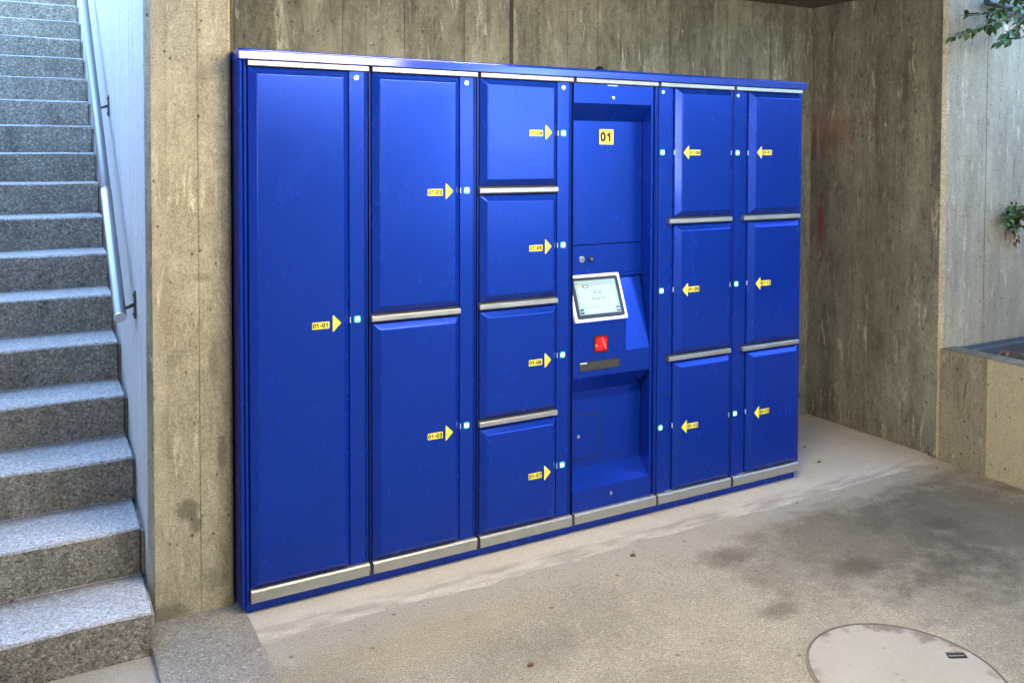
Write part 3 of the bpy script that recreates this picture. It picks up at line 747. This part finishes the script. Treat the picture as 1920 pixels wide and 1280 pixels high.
mb.face([(L_+.008, y-.0012, bz+.016), (L_+.014, y-.0012, bz+.022), (L_+.014, y-.0012, bz+.018), (L_+.020, y-.0012, bz+.018), (L_+.020, y-.0012, bz+.014), (L_+.014, y-.0012, bz+.014), (L_+.014, y-.0012, bz+.010)], 4)
mb.prism([(L_+.010+a*1., bz+sh_-.012+b) for a, b in rounded(.010, .012, .004)], 'y', y-.0005, y-.0008, 3+2)
def tx(s, cx, cz, size, mi, bold=.0002):
    for p in text_faces(s, size, bold): mb.face([(cx+a, y-.0018, cz+b) for a, b in p], mi)
tx('CHF 5.00', 0, bz+.103, .013, 6); tx('CHF 5.00 / 24h', 0, bz+.074, .013, 6); tx('OK', R__-.014, bz+.016, .011, 4, .0005)
for q, (a, b, zz) in enumerate([(-.036, -.012, .1155), (-.009, .004, .1155), (.008, .034, .1155), (-.004, .003, .0925), (-.03, -.004, .0865), (0, .012, .0865), (.016, .03, .0865)]):
    flat(mb, a, b, bz+zz-.0008, bz+zz+.0008, y-.001, 5)
mb.build('display', [M['scr'], M['scr2'], M['scrnavy'], M['scrochre'], M['scrw'], M['scrline'], M['scrink']], ts)

# ---------------------------------------------------------------- manhole
mh = empty('manhole_cover', (1.678, -1.479, ZF)); tag(mh, 'round smooth cement manhole cover with a rusty rim in the floor', 'manhole cover')
def ring(r0, r1, z0, z1, seg=96, jit=0):
    mb = MB()
    for i in range(seg):
        A = []
        for a in (2*math.pi*i/seg, 2*math.pi*(i+1)/seg):
            c, s = math.cos(a), math.sin(a); A.append(((r0*c, r0*s), (r1*c, r1*s)))
        (a0, a1), (b0, b1) = A
        mb.face([(*a0, z1), (*a1, z1), (*b1, z1), (*b0, z1)]); mb.face([(*a1, z1), (*a1, z0), (*b1, z0), (*b1, z1)]); mb.face([(*a0, z0), (*a0, z1), (*b0, z1), (*b0, z0)])
    return mb
lid_bm = bmesh.new(); bmesh.ops.create_cone(lid_bm, cap_ends=True, segments=96, radius1=.322, radius2=.322, depth=.02)
lm = bpy.data.meshes.new('lid'); lid_bm.to_mesh(lm); lid_bm.free(); lo = bpy.data.objects.new('lid', lm); col.objects.link(lo); lo.location = (0, 0, 0)
hx, hy = .262, -.01
cm = MB(); ang = -.45
pts = [(-.038, -.020), (.034, -.022), (.040, .018), (-.030, .022)]
cm.prism([(hx+a*math.cos(ang)-b*math.sin(ang), hy+a*math.sin(ang)+b*math.cos(ang)) for a, b in pts], 'z', -.06, .05)
co = cm.build('cutter', M['dark'])
md = lo.modifiers.new('b', 'BOOLEAN'); md.object = co; md.solver = 'EXACT'; md.operation = 'DIFFERENCE'
bpy.context.view_layer.update()
nm = bpy.data.meshes.new_from_object(lo.evaluated_get(bpy.context.evaluated_depsgraph_get()))
lo.modifiers.clear(); lo.data = nm; nm.materials.clear(); nm.materials.append(M['lid']); bpy.data.objects.remove(co)
lo.parent = mh; lo.location = (0, 0, -.004)
ring(.329, .334, -.01, .0055).build('rim', M['rust'], mh)
ring(.334, .346, -.01, .0012).build('rim_bed', M['floor'], mh)
ring(.3225, .3285, -.01, .0012).build('dirt_joint', M['rust'], mh)
mb = MB(); mb.prism([(hx+a*1.1*math.cos(ang)-b*1.1*math.sin(ang), hy+a*1.1*math.sin(ang)+b*1.1*math.cos(ang)) for a, b in pts], 'z', -.004, .0006); mb.build('pocket_shade', M['dark'], mh)  # dark plate in the hole, painted shade of a deeper pocket
mb = MB(); mb.cyl((hx-.026, hy+.012, .0035), (hx+.026, hy-.014, .0035), .003, seg=10)
mb.build('lifting_bar', M['rust'], mh)

# ---------------------------------------------------------------- foliage
def leaf_mesh(name, mat, L=.05, W=.5, fold=.25, droop=.25, jag=.0):
    me = bpy.data.meshes.new(name); v = []; f = []; n = 6
    for i in range(n+1):
        t = i/n; ww = W*L*math.sin(math.pi*min(1, t**.8))*(.5)*(1+jag*(i % 2)); z = -droop*L*t*t
        v += [(-ww, t*L, z+fold*ww), (0, t*L, z), (ww, t*L, z+fold*ww)]
    for i in range(n):
        a = i*3; f += [(a, a+1, a+4, a+3), (a+1, a+2, a+5, a+4)]
    me.from_pydata(v, [], f); me.materials.append(mat)
    for p in me.polygons: p.use_smooth = True
    return me
LM = [leaf_mesh('leaf_shape', M['leaf'], .062, .62), leaf_mesh('leaf_shape', M['leaf'], .05, .8, .15, .4), leaf_mesh('leaf_shape', M['leaf'], .07, .45, .3, .15)]
DM = [leaf_mesh('dry_leaf_shape', M['dryleaf'], .055, .5, .8, .5), leaf_mesh('dry_leaf_shape', M['dryleaf'], .045, .7, .5, .2)]
def leaf(parent, p, d, mesh, s=1., name='leaf', roll=None):
    o = bpy.data.objects.new(name, mesh); col.objects.link(o); o.parent = parent
    d = Vector(d).normalized(); q = d.to_track_quat('Y', 'Z')
    o.rotation_mode = 'QUATERNION'
    o.rotation_quaternion = q @ mathutils.Quaternion((0, 1, 0), roll if roll is not None else rj.uniform(-.9, .9))
    o.location = p; o.scale = (s, s, s); return o
def branch(root, pts, r0, r1, nleaf, side=.6, s=1., dm=None, name='stem'):
    mb = MB(); P = [Vector(p) for p in pts]
    for i, (a, b) in enumerate(zip(P, P[1:])):
        t0, t1 = i/(len(P)-1), (i+1)/(len(P)-1)
        mb.cyl(a, b, r0+(r1-r0)*t0, r0+(r1-r0)*t1, seg=6)
    mb.build(name, M['twig'], root, smooth=True)
    L = sum((b-a).length for a, b in zip(P, P[1:]))
    for i in range(nleaf):
        t = (i+.5)/nleaf*(len(P)-1); k_ = min(int(t), len(P)-2); p = P[k_].lerp(P[k_+1], t-k_); d = (P[k_+1]-P[k_]).normalized()
        sd_ = Vector((rj.uniform(-1, 1), rj.uniform(-1, 1), rj.uniform(-1.1, .7)))*side
        sgn = 1 if i % 2 else -1
        sd_ += Vector((0, 0, 1)).cross(d)*sgn*.5
        leaf(root, p+sd_*.004, d*.7+sd_, rj.choice(dm or LM), s*rj.uniform(.65, 1.15))
sh = empty('overhanging_shrub'); tag(sh, 'leafy green shrub branch hanging over the top of the daylit wall at upper right', 'shrub')
BR = [[(4.6, -.30, 2.92), (4.25, -.36, 2.68), (3.95, -.40, 2.58), (3.72, -.42, 2.53), (3.52, -.44, 2.475), (3.36, -.46, 2.43)],
      [(4.25, -.36, 2.68), (4.0, -.38, 2.66), (3.8, -.40, 2.61), (3.66, -.42, 2.585), (3.5, -.42, 2.57)],
      [(4.6, -.30, 2.92), (4.3, -.4, 2.80), (4.05, -.42, 2.73), (3.86, -.42, 2.68)],
      [(4.25, -.36, 2.68), (4.1, -.42, 2.60), (3.92, -.44, 2.50), (3.80, -.44, 2.42)],
      [(4.6, -.30, 2.92), (4.4, -.42, 2.70), (4.2, -.46, 2.58), (4.02, -.48, 2.47)],
      [(4.6, -.30, 2.92), (4.3, -.45, 2.88), (4.1, -.5, 2.80), (3.92, -.5, 2.76)]]
for q, p in enumerate(BR): branch(sh, p, .006, .0015, [34, 24, 26, 22, 26, 26][q], .8, .95)
for q in range(34):
    a = Vector((rj.uniform(3.92, 4.3), rj.uniform(-.5, -.3), rj.uniform(2.50, 2.85))); branch(sh, [a, a+Vector((-.08, -.03, -.03)), a+Vector((-.16, -.04, -.02))], .002, .001, 6, .9)
wp = empty('wall_weed'); tag(wp, 'small green weed with dry brown leaves growing on the daylit wall at the right edge', 'plant')
for q in range(34):
    a = Vector((4.42, -.185, 1.36+rj.uniform(-.03, .05))); e = Vector((rj.uniform(-.26, .04), rj.uniform(-.15, -.03), rj.uniform(.0, .16)))
    branch(wp, [a, a+e*.5+Vector((0, 0, .02)), a+e], .0025, .001, 10, .9, .5)
for q in range(9): leaf(wp, (4.36+rj.uniform(-.06, .06), -.22, 1.30+rj.uniform(-.07, .05)), (rj.uniform(-1, .5), -.4, -1), rj.choice(DM), .8, 'dry_leaf')
# shrubs in the planter, out to the right, that the glossy doors mirror
for gi, (gx, gy, lab) in enumerate([(4.7, -1.9, 'dark green shrub in the planter beyond the right edge, nearer the lockers'), (4.9, -3.3, 'dark green shrub in the planter beyond the right edge, further from the lockers')]):
    g = empty('planter_shrub', (0, 0, 0)); tag(g, lab, 'shrub', 'shrubs in the planter')
    me = bpy.data.meshes.new('foliage'); v = []; f = []
    for q in range(1500):
        c = Vector((rj.gauss(gx, .28), rj.gauss(gy, .38), rj.uniform(.6, 2.3))); u = Vector((rj.uniform(-1, 1), rj.uniform(-1, 1), rj.uniform(-1, 1))).normalized(); t = u.orthogonal().normalized()
        n = len(v); v += [tuple(c), tuple(c+u*.03+t*.018), tuple(c+u*.065), tuple(c+u*.03-t*.018)]; f.append((n, n+1, n+2, n+3))
    me.from_pydata(v, [], f); me.materials.append(M['leaf']); fo = bpy.data.objects.new('foliage', me); col.objects.link(fo); fo.parent = g; fo['kind'] = 'stuff'
    mb = MB(); mb.cyl((gx, gy, .6), (gx+.05, gy, 1.7), .03, .01, seg=8); mb.build('stem', M['twig'], g)

# dead leaves lying about
DL = [((4.10, -.36, .625), 'brown curled leaf on the planter soil nearest the zinc channel', 'planter'), ((4.17, -.40, .625), 'reddish dry leaf on the planter soil beside the frame edge', 'planter'),
      ((4.03, -.37, .62), 'small dry leaf against the planter wall top', 'planter'), ((4.15, -.33, .622), 'dry leaf lying beside the zinc channel', 'planter'),
      ((3.60, -.25, -.012), 'orange brown leaf on the floor at the foot of the planter', 'floor'), ((3.05, .10, .004), 'small dark leaf on the pale slab right of the lockers', 'floor'),
      ((3.18, .33, .004), 'tiny brown leaf at the foot of the dark side wall', 'floor'), ((2.93, .30, .004), 'dark leaf crumb behind the right end of the lockers', 'floor'),
      ((.57, -.80, -.012), 'small brown leaf on the floor centre, below the door numbered 01-03', 'floor'), ((-1.05, .22, .155), 'orange leaf on the lowest stair tread', 'stairs'),
      ((1.40, -.30, -.012), 'dark leaf fragment on the floor below the terminal', 'floor')]
for (p, lab, wh) in DL:
    mesh = rj.choice(DM); o = bpy.data.objects.new('dead_leaf', mesh); col.objects.link(o); o.location = p
    o.rotation_euler = (rj.uniform(-.15, .15), rj.uniform(-.2, .2), rj.uniform(0, 6)); s = rj.uniform(.8, 1.2) if wh == 'planter' else rj.uniform(.45, .8)
    o.scale = (s, s, s); tag(o, lab, 'leaf', 'dead leaves')
# loose grit on floor and slab
mb = MB(); r = random.Random(5)
for q in range(900):
    if r.random() < .6: x, y, z = r.uniform(-.2, 3.7), r.gauss(-.17, .06), ZF+.003
    else: x, y, z = r.uniform(-.2, 3.6), r.uniform(-1.7, -.2), ZF
    s = r.uniform(.0012, .0035); a = r.uniform(0, 3)
    c = [(x+s*math.cos(a+t)*r.uniform(.6, 1.3), y+s*math.sin(a+t)*r.uniform(.6, 1.3)) for t in (0, 2.1, 4.2)]
    mb.face([(*c[0], z), (*c[1], z), (x, y, z+s)]); mb.face([(*c[1], z), (*c[2], z), (x, y, z+s)]); mb.face([(*c[2], z), (*c[0], z), (x, y, z+s)])
g = mb.build('grit', M['rust']); tag(g, 'loose grit and crumbs along the slab edge', 'grit', kind='stuff')

# ---------------------------------------------------------------- lamps of the underpass, with one added wall lamp
def tube_lamp(c, size, mat, lab, rz=0.):
    e = empty('ceiling_lamp', c); e.rotation_euler = (0, 0, rz); tag(e, lab, 'lamp', 'tube lamps of the underpass')
    a, b = size
    mb = MB(); mb.box(-a/2-.02, a/2+.02, -b/2-.02, b/2+.02, -.03, .0); mb.build('housing', M['housing'], e, .004)
    mb = MB(); mb.box(-a/2, a/2, -b/2, b/2, -.07, -.031); mb.build('diffuser', mat, e, .01)
tube_lamp((.85, -1.3, 2.809), (1.5, .16), M['tube'], 'long tube lamp on the ceiling just in front of the lockers')
tube_lamp((1.45, -5.0, 2.809), (1.7, .035), M['tube2'], 'long tube lamp on the ceiling behind the viewer')

wl = empty('added_wall_lamp', (-2.998, -8.85, 1.95)); tag(wl, 'added tall wall lamp, unseen behind the viewer, mirrored in a door bevel', 'lamp')  # unseen lamp added to put glare on a door bevel
mb = MB(); mb.box(0, .05, -.17, .17, -.8, .8); mb.build('housing', M['housing'], wl, .004)
mb = MB(); mb.box(.051, .08, -.15, .15, -.75, .75); mb.build('diffuser', M['tube3'], wl, .01)
